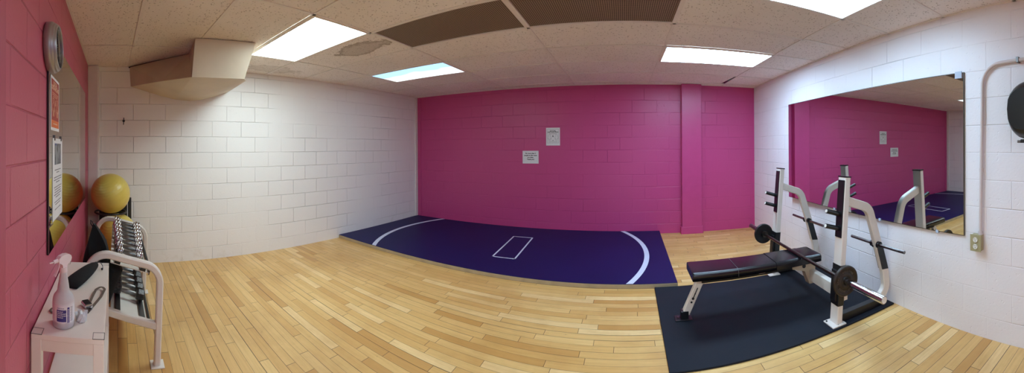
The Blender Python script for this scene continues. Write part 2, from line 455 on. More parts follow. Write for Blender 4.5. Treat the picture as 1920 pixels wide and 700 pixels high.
# ================================================================ ROOM
def wall(name, pts, mat, inward, th=.12):
    mb = MB(); mb.prism(pts, Vector(inward) * -th); return struct(mb.build(name, mat))
struct(MB().span((XL - .12, YP - .12, -.1), (XR + .12, YB + .12, 0)).build('floor', M['floor']))
wall('wall_left', [(XL, YP - .12, 0), (XL, YB, 0), (XL, YB, H + .1), (XL, YP - .12, H + .1)], M['whiteL'], (1, 0, 0))
wall('wall_back', [(XL - .12, YB, 0), (XR + .12, YB, 0), (XR + .12, YB, H + .1), (XL - .12, YB, H + .1)], M['mag'], (0, -1, 0))
wall('wall_right', [(XR, YB, 0), (XR, YP - .12, 0), (XR, YP - .12, H + .1), (XR, YB, H + .1)], M['whiteR'], (-1, 0, 0))
# doorway assumed in the pink wall; unseen corridor behind, added lamps brighten the room
DX0, DX1, DH, CY = -.80, .85, 2.15, -2.5
wall('wall_front', [(XL, YP, 0), (DX0, YP, 0), (DX0, YP, DH), (DX1, YP, DH), (DX1, YP, 0), (XR, YP, 0), (XR, YP, H + .1), (XL, YP, H + .1)], M['pinkL'], (0, 1, 0))
struct(MB().span((-3.0, CY - .1, -.1), (2.6, YP - .001 - .12, -.0)).build('floor', M['table']))
wall('wall_corridor', [(-3.0, CY, 0), (2.6, CY, 0), (2.6, CY, H + .1), (-3.0, CY, H + .1)], M['whiteplain'], (0, 1, 0))
wall('wall_corridor_left', [(-3.0, CY, 0), (-3.0, YP - .12, 0), (-3.0, YP - .12, H + .1), (-3.0, CY, H + .1)], M['whiteplain'], (1, 0, 0))
wall('wall_corridor_right', [(2.6, CY, 0), (2.6, YP - .12, 0), (2.6, YP - .12, H + .1), (2.6, CY, H + .1)], M['whiteplain'], (-1, 0, 0))
struct(MB().span((-3.0, CY, H), (2.6, YP - .12, H + .02)).build('ceiling', M['whiteplain']))
# painted piers and corner strips
struct(MB().span((.842, YB - .10, 0), (1.172, YB + .01, H)).build('trim_1', M['magplain'], bevel=.006))
struct(MB().span((.822, YB - .108, 0), (1.190, YB + .01, .115)).build('trim_2', M['magplain'], bevel=.004))
struct(MB().span((XL - .01, YP - .01, 0), (XL + .10, YP + .135, H)).build('trim_3', M['whiteplain'], bevel=.02, segs=4))
struct(MB().span((XL - .01, YB - .075, 0), (XL + .02, YB + .01, H)).build('trim_4', M['whiteplain'], bevel=.004))
struct(MB().span((XL + .02, YB - .012, 0), (XL + .10, YB + .01, H)).build('trim_5', M['magplain'], bevel=.004))
struct(MB().span((-.86, YP - .125, 0), (-.795, YP + .047, DH + .06)).build('trim_6', M['pinkplain'], bevel=.006))

# ---------------------------------------------------------------- ceiling grid
GX, GY, GA, TX, TY = -2.066, 2.636, .019, 1.2192, .6096
ca, sa = math.cos(GA), math.sin(GA)
def gp(i, j, z=H): return Vector((GX + TX * i * ca - TY * j * sa, GY + TX * i * sa + TY * j * ca, z))
FIX = {(-1, -2), (-1, 1), (2, 1), (2, -2), (0, -1), (1, -1)}
def clip_poly(poly):
    lims = [(0, XL, 1), (0, XR, -1), (1, YP, 1), (1, YB, -1)]
    for ax, l, sg in lims:
        out = []
        for k in range(len(poly)):
            a, b = poly[k], poly[(k + 1) % len(poly)]; ia = (a[ax] - l) * sg >= 0; ib = (b[ax] - l) * sg >= 0
            if ia: out.append(a)
            if ia != ib: out.append(a.lerp(b, (l - a[ax]) / (b[ax] - a[ax])))
        poly = out
        if len(poly) < 3: return None
    return poly
cm = MB(); rnd = random.Random(3)
for i in range(-3, 5):
    for j in range(-7, 7):
        if (i, j) in FIX: continue
        g = .012
        c = [gp(i, j), gp(i + 1, j), gp(i + 1, j + 1), gp(i, j + 1)]
        ex = (c[1] - c[0]).normalized() * g; ey = (c[3] - c[0]).normalized() * g
        c = [c[0] + ex + ey, c[1] - ex + ey, c[2] - ex - ey, c[3] + ex - ey]
        if (i, j) == (2, 3): c[1] = c[1] - ex * 1.2; c[2] = c[2] - ex * 4.5
        q = clip_poly(c)
        if not q: continue
        dz = rnd.uniform(.000, .004)
        q = [Vector((p.x, p.y, H + .003 + dz)) for p in q]
        cm.prism(q, (0, 0, .014))
ceil = struct(cm.build('ceiling', M['ceil']))
struct(MB().span((XL - .1, YP - .1, H + .16), (XR + .1, YB + .1, H + .2)).build('ceiling', M['dark']))
tb = MB()
def bar(a, b, w=.021):
    n = (b - a).normalized(); s_ = Vector((-n.y, n.x, 0)) * w / 2
    q = clip_poly([a - s_, b - s_, b + s_, a + s_])
    if q: tb.prism([Vector((p.x, p.y, H - .001)) for p in q], (0, 0, .006))
for i in range(-3, 6): bar(gp(i, -8), gp(i, 8), .027)
for j in range(-8, 8): bar(gp(-3, j), gp(6, j), .027)
for a, b in (((XL, YP), (XR, YP)), ((XL, YB), (XR, YB)), ((XL, YP), (XL, YB)), ((XR, YP), (XR, YB))):
    a = Vector((*a, H)); b = Vector((*b, H)); bar(a, b, .04)
struct(tb.build('trim_7', M['tbar']))

# ---------------------------------------------------------------- lights
def lamp(cell, label, tint=None, at=None, st_=None):
    i, j = cell; st, col = LAMP[st_ or cell]
    c = (gp(i, j) + gp(i + 1, j + 1)) / 2 if at is None else Vector(at)
    t = thing('ceiling_light', label, 'light', (c.x, c.y, H), 'recessed ceiling lights')
    R = Matrix.Rotation(GA, 3, 'Z'); hx, hy = TX / 2 - .012, TY / 2 - .012; w = .014
    fr = MB()
    for sx, sy, lx, ly in ((0, hy - w / 2, 2 * hx, w), (0, -hy + w / 2, 2 * hx, w), (hx - w / 2, 0, w, 2 * hy - 2 * w), (-hx + w / 2, 0, w, 2 * hy - 2 * w)):
        fr.box(c + R @ Vector((sx, sy, .006)), (lx, ly, .024), R)
    fr.box(c + Vector((0, 0, .085)), (2 * hx, 2 * hy, .004), R)
    fr.build('frame', M['tbar'], t)
    d = MB(); a_, b_, dr = hx - w, hy - w, .004       # acrylic lens dished a little below the ceiling
    vs = [(sx * (a_ - k), sy * (b_ - k), z) for z, k in ((0, 0), (-dr * .8, .006), (-dr, .02)) for sx, sy in ((-1, -1), (1, -1), (1, 1), (-1, 1))]
    d.add(vs, [(i * 4 + q, i * 4 + (q + 1) % 4, i * 4 + 4 + (q + 1) % 4, i * 4 + 4 + q) for i in range(2) for q in range(4)] + [(8, 9, 10, 11), (0, 1, 2, 3)])
    o = d.build('diffuser', lamp_mat('lamp_glow', st, col, tint), t)
    o.matrix_parent_inverse = Matrix.Identity(4); o.location = (0, 0, -.001); o.rotation_euler = (0, 0, GA)
lamp((-1, -2), 'large bright ceiling light beside the boxed duct, above the left wall')
lamp((-1, 1), 'blue-tinted ceiling light near the corner of the white and magenta walls', (.25, .50, .95))
lamp((2, 1), 'bright ceiling light just in front of the magenta wall and its pier')
lamp((2, -2), 'bright ceiling light cut by the top of the picture, above the bench side')

for X_ in (-.75, .75):  # two added lamps behind the camera, never in view, as fill light
    lamp((0, 0), 'unseen fill light added in the corridor, %s of the camera' % ('left' if X_ < 0 else 'right'), at=(X_, -1.25, H - .008), st_='hall_fill')
def grille(cell, label):
    i, j = cell; c = (gp(i, j) + gp(i + 1, j + 1)) / 2
    t = thing('ceiling_grille', label, 'vent', (c.x, c.y, H), 'perforated ceiling grilles')
    R = Matrix.Rotation(GA, 3, 'Z'); hx, hy = TX / 2 - .012, TY / 2 - .012; w = .010
    fr = MB()
    for sx, sy, lx, ly in ((0, hy - w / 2, 2 * hx, w), (0, -hy + w / 2, 2 * hx, w), (hx - w / 2, 0, w, 2 * hy - 2 * w), (-hx + w / 2, 0, w, 2 * hy - 2 * w)):
        fr.box(c + R @ Vector((sx, sy, .004)), (lx, ly, .012), R)
    fr.build('frame', M['tbar'], t)
    o = MB().box((0, 0, 0), (2 * hx - 2 * w, 2 * hy - 2 * w, .003)).build('perforated_panel', M['crate'], t)
    o.matrix_parent_inverse = Matrix.Identity(4); o.location = (0, 0, .008); o.rotation_euler = (0, 0, GA)
grille((0, -1), 'brown perforated ceiling grille next to the water-stained tile')
grille((1, -1), 'brown perforated ceiling grille straight above the middle of the room')

# ---------------------------------------------------------------- boxed duct on the left wall
d = MB()
T = [(XL, .165, H), (-3.42, .775, H), (-2.915, .72, H), (-2.86, 1.30, H), (XL, 1.62, H)]
Bm = [(XL, .18, 2.205), (-3.46, .47, 2.15), (-2.97, .70, 2.10), (-2.923, 1.21, 2.105), (-3.03, 1.27, 2.112)]
Wl = [(XL, .37, 2.147), (XL, .55, 2.093), (XL, .74, 2.052), (XL, .925, 2.037), (XL, 1.09, 2.058), (XL, 1.246, 2.102), (XL, 1.445, 2.175)]
vs = [(max(x_, XL + .004), y_, z_ - (.002 if z_ > H - .01 else 0)) for x_, y_, z_ in T + Bm + Wl]      # 0-4 T, 5-9 B, 10-16 W
fs = [(0, 5, 6, 1), (1, 6, 7, 2), (2, 7, 8, 3), (3, 8, 9, 16, 4), (5, 10, 6), (6, 10, 11), (6, 11, 12, 7), (7, 12, 13), (7, 13, 9), (7, 9, 8), (13, 14, 9), (9, 14, 15), (9, 15, 16), (0, 1, 2, 3, 4), (4, 16, 15, 14, 13, 12, 11, 10, 5, 0)]
d.add(vs, fs)
du = tag(d.build('boxed_duct', M['soffit']), 'boxed-in duct bulging from the top of the white left wall', 'duct')
place(du, (XL, .8, 2.2))
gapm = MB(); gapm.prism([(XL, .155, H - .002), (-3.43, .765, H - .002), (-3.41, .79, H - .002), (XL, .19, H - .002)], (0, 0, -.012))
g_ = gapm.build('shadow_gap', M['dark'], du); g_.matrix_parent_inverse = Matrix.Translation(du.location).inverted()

# ================================================================ MIRRORS
t = thing('wall_mirror', 'large frameless mirror on the white wall behind the weight bench', 'mirror', (XR, 2.65, .74))
mk_ = .020
def mp_(y, d, z): return (XR - .002 - d - mk_ * (y - 1.30), y, z)
wm = MB(); wm.prism([(XR - .001, 1.30, .74), mp_(1.30, .012, .74), mp_(3.93, .012, .74), (XR - .001, 3.93, .74)], (0, 0, 1.25)); wm.build('mirror_backing', M['medge'], t)
wm = MB(); wm.prism([mp_(1.305, .0122, .746), mp_(1.305, .014, .746), mp_(3.925, .014, .746), mp_(3.925, .0122, .746)], (0, 0, 1.238)); wm.build('mirror_glass', M['mirror'], t)
cl = MB().span((XR - .024, 1.315, 1.945), (XR - .016, 1.375, 1.997)).build('corner_clip', M['clip'], t)
cl['label'] = 'pale plastic corner clip'
for y in (1.55, 2.2, 2.9, 3.55):
    MB().span((XR - .022 - .020 * (y - 1.3), y - .012, .728), (XR - .002, y + .012, .752)).build('mirror_clip', M['clip'], t, bevel=.002)
MX0, MX1, MZ0, MZ1, MY = -1.60, -3.50, .90, 2.03, YP + .013
t = thing('wall_mirror', 'mirror on the pink wall under the clock, seen at a sharp angle', 'mirror', (-2.4, YP, MZ0))
MB().span((MX1, YP + .002, MZ0), (MX0, MY - .002, MZ1)).build('mirror_backing', M['irondark'], t)  # its black edge stands in for the shadow gap beside the mirror
MB().span((MX1 + .004, MY - .0018, MZ0 + .004), (MX0 - .004, MY, MZ1 - .004)).build('mirror_glass', M['mirror'], t)

# ================================================================ MATS
t = thing('wrestling_mat', 'navy blue mat with white arcs and box along the magenta wall', 'mat', (-1.7, 4.3, 0))
mx0, mx1, my0, my1, mz = XL + .005, .478, 3.285, YB - .015, .05
MB().span((mx0, my0, 0), (mx1, my1, mz - .006)).build('mat_edge', M['matedge'], t, bevel=.003)
MB().span((mx0, my0 + .002, mz - .006), (mx1 - .002, my1, mz)).build('mat_surface', M['navy'], t, bevel=.002)
def arc3(p1, p2, p3):
    ax, ay = p1; bx, by = p2; cx, cy = p3
    dd = 2 * (ax * (by - cy) + bx * (cy - ay) + cx * (ay - by))
    ux = ((ax * ax + ay * ay) * (by - cy) + (bx * bx + by * by) * (cy - ay) + (cx * cx + cy * cy) * (ay - by)) / dd
    uy = ((ax * ax + ay * ay) * (cx - bx) + (bx * bx + by * by) * (ax - cx) + (cx * cx + cy * cy) * (bx - ax)) / dd
    return ux, uy, math.hypot(ax - ux, ay - uy)
def ring_arc(p1, p2, p3, w, side):
    cx, cy, r = arc3(p1, p2, p3); vs = []; n = 48
    for yy in [my0 + .003 + (my1 - my0 - .006) * k / n for k in range(n + 1)]:
        row = []
        for rr in (r - w / 2, r + w / 2):
            dxx = math.sqrt(max(0., rr * rr - (yy - cy) ** 2)); row.append((cx + side * dxx, yy))
        vs.append(row)
    m = MB(); v = []; 
    for (a, b) in vs: v += [(a[0], a[1], mz + .0008), (b[0], b[1], mz + .0008)]
    m.add(v, [(2 * k, 2 * k + 1, 2 * k + 3, 2 * k + 2) for k in range(n)]); return m
ring_arc((-.085, 5.264), (.203, 4.35), (-.013, 3.288), .062, 1).build('circle_line', M['matline'], t)
ring_arc((-3.42, 5.33), (-3.635, 4.5), (-3.326, 3.356), .062, -1).build('circle_line', M['matline'], t)
bl = MB(); Q = [(-1.767, 4.749), (-1.466, 4.752), (-1.402, 3.793), (-1.698, 3.784)]
for k in range(4):
    a = Vector((*Q[k], mz + .0009)); b = Vector((*Q[(k + 1) % 4], mz + .0009)); n = (b - a).normalized(); s_ = Vector((-n.y, n.x, 0)) * .011
    e = n * .011
    bl.add([a - s_ - e, b - s_ + e, b + s_ + e, a + s_ - e], [(0, 1, 2, 3)])
bl.build('start_box_line', M['matline'], t)

t = tag(MB().span((.24, 2.035, 0), (2.122, 3.285, .014)).build('rubber_mat', M['rubber'], bevel=.003),
        'black rubber floor mat under the weight bench', 'mat')
place(t, (1.2, 2.65, 0))

# ================================================================ WEIGHT BENCH AND RACK
t = thing('bench_press', 'white steel bench press with black padded bench and two uprights', 'weight bench', (1.2, 2.68, .014))
YN, YF = 2.115, 3.285           # near and far upright
def upright(y):
    base, top = Vector((1.535, y, .02)), Vector((1.63, y, 1.175))
    p = MB(); p.sweep([base, base.lerp(top, .3), top], rectprof(.052, .10, .005), (0, 1, 0)); u = p.build('upright', M['chip'], t)
    d = (top - base).normalized(); nrm = Vector((-d.z, 0, d.x))      # points to the bench head (-x)
    R = Matrix((( -nrm.x, 0, d.x), (0, 1, 0), (-nrm.z, 0, d.z)))      # columns: +x-ish, y, along
    R = Matrix(((-nrm.x, 0, d.x), (-nrm.y, 1, d.y), (-nrm.z, 0, d.z)))
    at = lambda s, n_, yy=0.: base + d * s + nrm * n_ + Vector((0, yy, 0))
    q = MB().box(top + d * .004, (.056, .104, .010), R).build('end_cap', M['blackplastic'], u); fixp(q, u)
    q = MB().box(at(.905, .029), (.008, .082, .46), R).build('guard_plate', M['gymblack'], u, bevel=.002); fixp(q, u)
    q = MB().box(at(.905, .030), (.0082, .004, .30), R)
    for s in (.86, .745):
        pg = MB(); pg.cyl(at(s, .03), at(s + .030, .160), .0185, seg=20); pg.cyl(at(s, .03), at(s, .040), .026, seg=20)
        pgo = pg.build('rack_peg', M['blackplastic'], t)
        pc = MB().cyl(at(s + .030, .160), at(s + .0307, .163), .0135, seg=20).build('peg_tip', M['recept'], pgo); fixp(pc, pgo)
    # black wrap on the lower part, with the low saddle that carries the bar
    wr = MB(); L0, L1 = .145, .46
    a, b = at(L0, 0), at(L1, 0)
    wr.sweep([a, b], rectprof(.060, .108, .005), (0, 1, 0))
    wr.build('lower_sleeve', M['gymblack'], t)
    gd = MB().box(at(.30, .038), (.024, .070, .24), R).build('bar_guard', M['gymblack'], t, bevel=.004)
    ft = MB().box((1.525, y, .019), (.13, .135, .009)).build('foot_plate', M['chip'], t, bevel=.002)
    for sx in (-.05, .05):
        bo = MB().cyl((1.525 + sx, y + .045, .023), (1.525 + sx, y + .045, .030), .008, seg=6, smooth=False).build('bolt', M['gymblack'], ft); fixp(bo, ft)
    # curved rear arm
    arm = [(1.63, y, .985), (1.83, y, .925), (1.925, y, .80)]
    path = fillet([(1.62, y, .988), (1.885, y, .895), (2.075, y, .30), (2.095, y, .145), (1.99, y, .045)], [.13, .25, .10], 10)
    am = MB().sweep(path, rectprof(.075, .05, .006), (0, 1, 0)).build('rear_arm', M['gymwhite'], t)
    sp0, sp1 = Vector((2.0, y, .54)), Vector((2.062, y, .335))
    dd = (sp1 - sp0).normalized(); nn = Vector((dd.z, 0, -dd.x))
    st = MB()
    pts = [sp0 + nn * .034, sp0 - nn * .034, sp1 - nn * .034 + dd * .03, sp1 + nn * .034]
    st.prism([p_ + Vector((0, -.0275, 0)) for p_ in pts], (0, .055, 0))
    stp = st.build('guard_strip', M['gymblack'], t)
    # weight storage pin
    pin = MB(); pin.cyl((1.975, y - .34, .56), (1.975, y + .34, .56), .0135, seg=18)
    po = pin.build('storage_pin', M['darkchrome'], t)
    for sg in (-1, 1):
        cc = MB().cyl((1.975, y + sg * .026, .56), (1.975, y + sg * .052, .56), .029, seg=24).build('pin_collar', M['blackplastic'], po); fixp(cc, po)
    bb = MB().cyl((1.932, y - .005, .555), (1.928, y - .005, .553), .012, seg=16).build('bolt', M['gymblack'], am); fixp(bb, am)
    # rail on the floor between upright and arm
    MB().span((1.585, y - .028, .016), (2.03, y + .028, .078)).build('base_rail', M['gymblack'], t, bevel=.004)
def fixp(o, par): o.matrix_parent_inverse = par.matrix_world.inverted() if False else Matrix.Identity(4)
upright(YN); upright(YF)
MB().span((1.60, YN, .165), (1.655, YF, .265)).build('cross_beam', M['gymwhite'], t, bevel=.004)
YC, YH = 2.66, .150
def pad(x0, x1):
    m = MB(); R = .028; zt, zb = .432, .368; prof = []
    for (cy, a0) in ((YC + YH - R, 0), (YC - YH + R, PI / 2)):
        for k in range(7): a = a0 + PI / 2 * k / 6; prof.append((cy + R * math.cos(a), zt - R + R * math.sin(a)))
    prof += [(YC - YH + .002, zb), (YC + YH - .002, zb)]
    xs = [x0, x0 + .004, x0 + .012, x0 + .028, x1 - .028, x1 - .012, x1 - .004, x1]; sc = [.93, .965, .985, 1, 1, .985, .965, .93]
    vs = []
    for x, s in zip(xs, sc):
        for (y, z) in prof: vs.append((x, YC + (y - YC) * (1 - (1 - s) * .6), .395 + (z - .395) * (s if z > .395 else 1)))
    n = len(prof); fs = [(i * n + q, i * n + (q + 1) % n, (i + 1) * n + (q + 1) % n, (i + 1) * n + q) for i in range(len(xs) - 1) for q in range(n)]
    m.add(vs, fs, True); m.add(vs[:n], [tuple(range(n))[::-1]]); m.add(vs[-n:], [tuple(range(n))])
    return m
pd = pad(.485, 1.665).build('padded_seat', M['vinyl'], t)
def band(x, w, z, m, nm):
    b = MB(); R = .028; zt = .432 + z; pts = []
    for (cy, a0) in ((YC + YH - R, 0), (YC - YH + R, PI / 2)):
        for k in range(7): a = a0 + PI / 2 * k / 6; pts.append((cy + (R + z) * math.cos(a), zt - R - z + (R + z) * math.sin(a)))
    pts = [(YC + YH + z, .372)] + pts + [(YC - YH - z, .372)]
    v = []; 
    for y, zz in pts: v += [(x, y, zz), (x + w, y, zz)]
    b.add(v, [(2 * k, 2 * k + 1, 2 * k + 3, 2 * k + 2) for k in range(len(pts) - 1)], True)
    return b.build(nm, m, pd)
band(.86, .0035, .0012, M['thread'], 'seam')
band(1.205, .33, .0035, M['vinyl'], 'vinyl_patch')
# spine, front leg, rear bracket
MB().span((.58, YC - .028, .300), (1.60, YC + .028, .366)).build('spine', M['gymblack'], t, bevel=.004)
MB().span((1.06, YC - .10, .345), (1.12, YC + .10, .368)).build('pad_bracket', M['gymwhite'], t, bevel=.002)
lp = fillet([(.452, YC, .06), (.575, YC, .325), (.74, YC, .335)], [.05], 8)
lg = MB().sweep(lp, rectprof(.062, .052, .006), (0, 1, 0)).build('front_leg', M['gymwhite'], t)
sl = MB(); 
for s, r in ((.35, .0085), (.46, .011), (.60, .006)):
    p = Vector((.452, 0, .06)).lerp(Vector((.575, 0, .325)), s); sl.cyl((p.x, YC - .0262, p.z), (p.x, YC - .0275, p.z), r, seg=14)
a = Vector((.452, YC - .0268, .06)).lerp(Vector((.575, YC - .0268, .325)), .46); b = Vector((.452, YC - .0268, .06)).lerp(Vector((.575, YC - .0268, .325)), .78)
sl.tube([a, b], .0042, 8)
sl.build('adjuster_slot', M['gymblack'], lg)
MB().box((.440, YC, .052), (.064, .058, .06)).build('leg_boot', M['gymblack'], t, bevel=.004)
fp = MB().span((.36, YC - .045, .0145), (.50, YC + .045, .022)).build('foot_plate', M['gymblack'], t, bevel=.002)
MB().cyl((.385, YC, .022), (.385, YC, .029), .011, seg=6, smooth=False).build('bolt', M['darkchrome'], fp)
rb = MB(); rb.prism([(1.42, YC - .035, .366), (1.665, YC - .035, .366), (1.665, YC - .035, .13), (1.60, YC - .035, .13), (1.55, YC - .035, .26), (1.42, YC - .035, .30)], (0, .07, 0))
rbo = rb.build('rear_bracket', simple('beige_coat', srgb(206, 188, 160), .4, var=.03), t, bevel=.003); rbo['label'] = 'beige steel bracket'
MB().cyl((1.54, YC - .036, .31), (1.54, YC - .040, .31), .018, seg=20).build('bolt_hole', M['gymblack'], rbo)

# ---- barbell
BX, BZ = 1.448, .4515
t = thing('barbell', 'steel barbell lying across the black bench', 'barbell', (BX, 2.6, BZ))
MB().cyl((BX, 1.93, BZ), (BX, 3.30, BZ), .0145, seg=24).build('shaft', M['steel'], t)
for s0, s1 in ((1.895, 1.475), (3.335, 3.74)):
    sg = -1 if s1 < s0 else 1
    sl = MB(); sl.cyl((BX, s0, BZ), (BX, s1, BZ), .0255, seg=32)
    so = sl.build('sleeve', M['chrome'] if sg < 0 else M['darkchrome'], t)
    MB().cyl((BX, s0 - sg * .030, BZ), (BX, s0 + sg * .002, BZ), .034, seg=32).build('collar', M['steel'], t)
    MB().cyl((BX, s1, BZ), (BX, s1 + sg * .002, BZ), .0205, seg=32).build('end_cap', M['recept'] if sg < 0 else M['iron'], so)
def plate(y, label, mat, outward, R=.108):
    t = thing('weight_plate', label, 'weight plate', (BX, y, BZ), 'plates on the barbell')
    prof = [(.0265, -.013), (R - .022, -.011), (R - .016, -.014), (R - .004, -.014), (R, -.009), (R, .009), (R - .004, .014), (R - .016, .014), (R - .022, .007), (.056, .007), (.052, .012), (.0265, .012), (.0265, -.013)]
    Mx = Matrix.Translation((BX, y, BZ)) @ Matrix.Rotation(PI / 2 * (1 if outward < 0 else -1), 4, 'X')
    disc = MB().lathe(prof, 56, Mx, cap=False)
    rr = random.Random(5); mk = disc
    for a0, n in ((35, 8), (150, 4), (215, 5), (290, 3)):
        for k in range(n):
            a = math.radians(a0 + k * 11); c = Mx @ Vector((math.cos(a) * .072, math.sin(a) * .072, .0085))
            Rm = Mx.to_3x3() @ Matrix.Rotation(a + PI / 2, 3, 'Z')
            for dxx in (-.0032, .0032): mk.box(c + Rm @ Vector((dxx, 0, 0)), (.0018, .014, .0022), Rm, 1)
            mk.box(c + Rm @ Vector((0, rr.choice((-.006, 0, .006)), 0)), (.0065, .0018, .0022), Rm, 1)
    disc.build('disc', [mat, simple('worn_marks', srgb(112, 100, 88), .5, metal=.4)], t)
plate(1.876, 'dark cast-iron weight plate on the near end of the barbell', M['iron'], -1)
plate(3.356, 'black weight plate on the far end of the barbell', M['irondark'], 1)

# ================================================================ DUMBBELL RACK
XN, XF = -2.156, -3.254
SL = -.30
t = thing('dumbbell_rack', 'two-tier white steel dumbbell rack along the pink wall', 'rack', (-2.7, .05, 0))
for X in (XN, XF):
    path = fillet([(X, -.19, .0), (X, -.19, .775), (X, .292, .640), (X, .268, .0)], [.125, .13], 12)
    f = MB().sweep(path, rectprof(.044, .05, .008), (1, 0, 0)).build('end_frame', M['chip'] if X == XN else M['gymwhite'], t)
    MB().sweep([(X, -.175, .400), (X, .262, .262)], rectprof(.046, .044, .006), (1, 0, 0)).build('cross_bar', M['gymwhite'], t)
    MB().span((X - .045, .225, 0), (X + .045, .315, .007)).build('foot_plate', M['gymwhite'], t, bevel=.002)
    MB().span((X - .045, -.235, 0), (X + .045, -.145, .007)).build('foot_plate', M['gymwhite'], t, bevel=.002)
RT = Matrix.Rotation(math.atan(SL), 3, 'X')
for z0, nm in ((.640, 'upper_tray'), (.292, 'lower_tray')):
    c = Vector(((XN + XF) / 2, .09, z0))
    o = MB().box(c, (abs(XF - XN) - .03, .27, .005), RT).build('tray', M['gymwhite'], t)
    for dy in (-.088, .088):
        MB().box(c + RT @ Vector((0, dy, .010)), (abs(XF - XN) - .03, .036, .022), RT).build('rail', M['gymblack'], o, bevel=.003)
    MB().box(c + RT @ Vector((0, .134, .010)), (abs(XF - XN) - .03, .005, .040), RT).build('lip', M['gymblack'], o)

# proportions differ along the rack, so each size gets its own meshes
def make_db(x, z0, ylo, yhi, r, hl, style, label, group):
    yc = (ylo + yhi) / 2; L = (yhi - ylo) / math.cos(math.atan(SL)); zc = z0 + .024 + r + SL * (yc - .09)
    t = bpy.data.objects.new('dumbbell', None); COL.objects.link(t); tag(t, label, 'dumbbell', group)
    t.location = (x, yc, zc); t.rotation_euler = (math.atan(SL), 0, 0)
    R = Matrix.Rotation(-PI / 2, 4, 'X'); hh = L / 2 - hl
    m = MB(); m.lathe([(.0125, -hh - .004), (.0125, -hh * .9), (.0155, -hh * .5), (.017, 0), (.0155, hh * .5), (.0125, hh * .9), (.0125, hh + .004)], 20, R)
    m.build('handle', M['darkchrome'], t)
    for s in (1, -1):
        Q = Matrix.Translation((0, s * hh, 0)) @ Matrix.Rotation(-PI / 2 * s, 4, 'X'); mm = MB()
        if style == 'chrome':
            pr = [(.0127, 0), (r * .66, 0), (r * .74, hl * .06), (r * .74, hl * .22), (r * .6, hl * .26), (r * .97, hl * .32), (r, hl * .36), (r, hl * .62), (r * .9, hl * .66), (r * .9, hl * .7), (r, hl * .74), (r, hl * .95), (r * .93, hl), (.001, hl)]
            mm.lathe(pr, 28, Q, cap=False); mm.build('head', M['chrome'], t)
        else:
            pr = [(.0127, 0), (r * .8, 0), (r, hl * .16), (r, hl * .86), (r * .86, hl), (.001, hl)]
            mm.lathe(pr, 6, Q @ Matrix.Rotation(PI / 6, 4, 'Z'), smooth=False, cap=False); mm.build('head', M['hexgrey'], t, bevel=.002)
    return t
names_u = ['farthest, largest one', 'second from the far end', 'third from the far end', 'fourth from the far end', 'fourth from the near end',
           'third from the near end', 'second from the near end', 'nearest, smallest one']
for k in range(8):
    f = k / 7; x = -3.125 + .119 * k
    make_db(x, .640, -.022 + .030 * f, .212 - .034 * f, .049 - .014 * f, .058 - .018 * f, 'chrome',
            'chrome dumbbell on the upper tray of the rack, %s' % names_u[k], 'chrome dumbbells on the upper tray')
names_l = ['farthest of its row', 'second from the far end', 'third from the far end', 'third from the near end', 'second from the near end', 'nearest of its row']
for k in range(6):
    f = k / 5; x = -3.02 + .112 * k
    make_db(x, .292, -.020, .205, .046 - .004 * f, .058, 'hex', 'worn grey dumbbell on the lower tray of the rack, %s' % names_l[k], 'grey dumbbells on the lower tray')

# ================================================================ BALLS AND THEIR STAND
t = thing('ball_stand', 'tall black stand behind the yellow exercise balls in the corner', 'stand', (-3.9, -.02, 0))
MB().span((-3.955, -.17, .02), (-3.935, .13, .80)).build('back_panel', M['blackplastic'], t, bevel=.003)
for y in (-.185, .160): MB().span((-3.97, y - .02, 0), (-3.925, y + .02, .84)).build('post', M['gymblack'], t, bevel=.004)
for z, cy in ((.715, -.067), (.262, .011)):
    pts = [(-3.70 + .175 * math.cos(a), cy + .175 * math.sin(a), z) for a in [PI * 2 * k / 40 for k in range(40)]]
    m = MB(); m.tube(pts, .010, 10, closed=True); m.tube([(-3.94, cy - .06, z), (-3.86, cy - .06, z)], .010); m.tube([(-3.94, cy + .06, z), (-3.86, cy + .06, z)], .010)
    m.build('ring', M['gymblack'], t)
MB().span((-3.98, -.21, 0), (-3.55, .19, .02)).build('base', M['gymblack'], t, bevel=.004)
def ball(c, r, label):
    m = MB(); prof = []; n = 90
    for k in range(n + 1):
        a = -PI / 2 + PI * k / n; rr = r
        if abs(a) < 1.25: rr = r + .0007 * math.cos(a * 46)
        prof.append((max(.0005, rr * math.cos(a)), rr * math.sin(a)))
    m.lathe(prof, 64, Matrix.Rotation(.5, 4, 'Y') @ Matrix.Rotation(.3, 4, 'X'), cap=False)
    o = m.build('exercise_ball', M['ball']); o.location = c; return tag(o, label, 'ball', 'yellow exercise balls')
ball((-3.70, -.067, .925), .222, 'yellow exercise ball, the upper of the two in the corner')
ball((-3.70, .011, .472), .222, 'yellow exercise ball, the lower one, half hidden by the dumbbell rack')

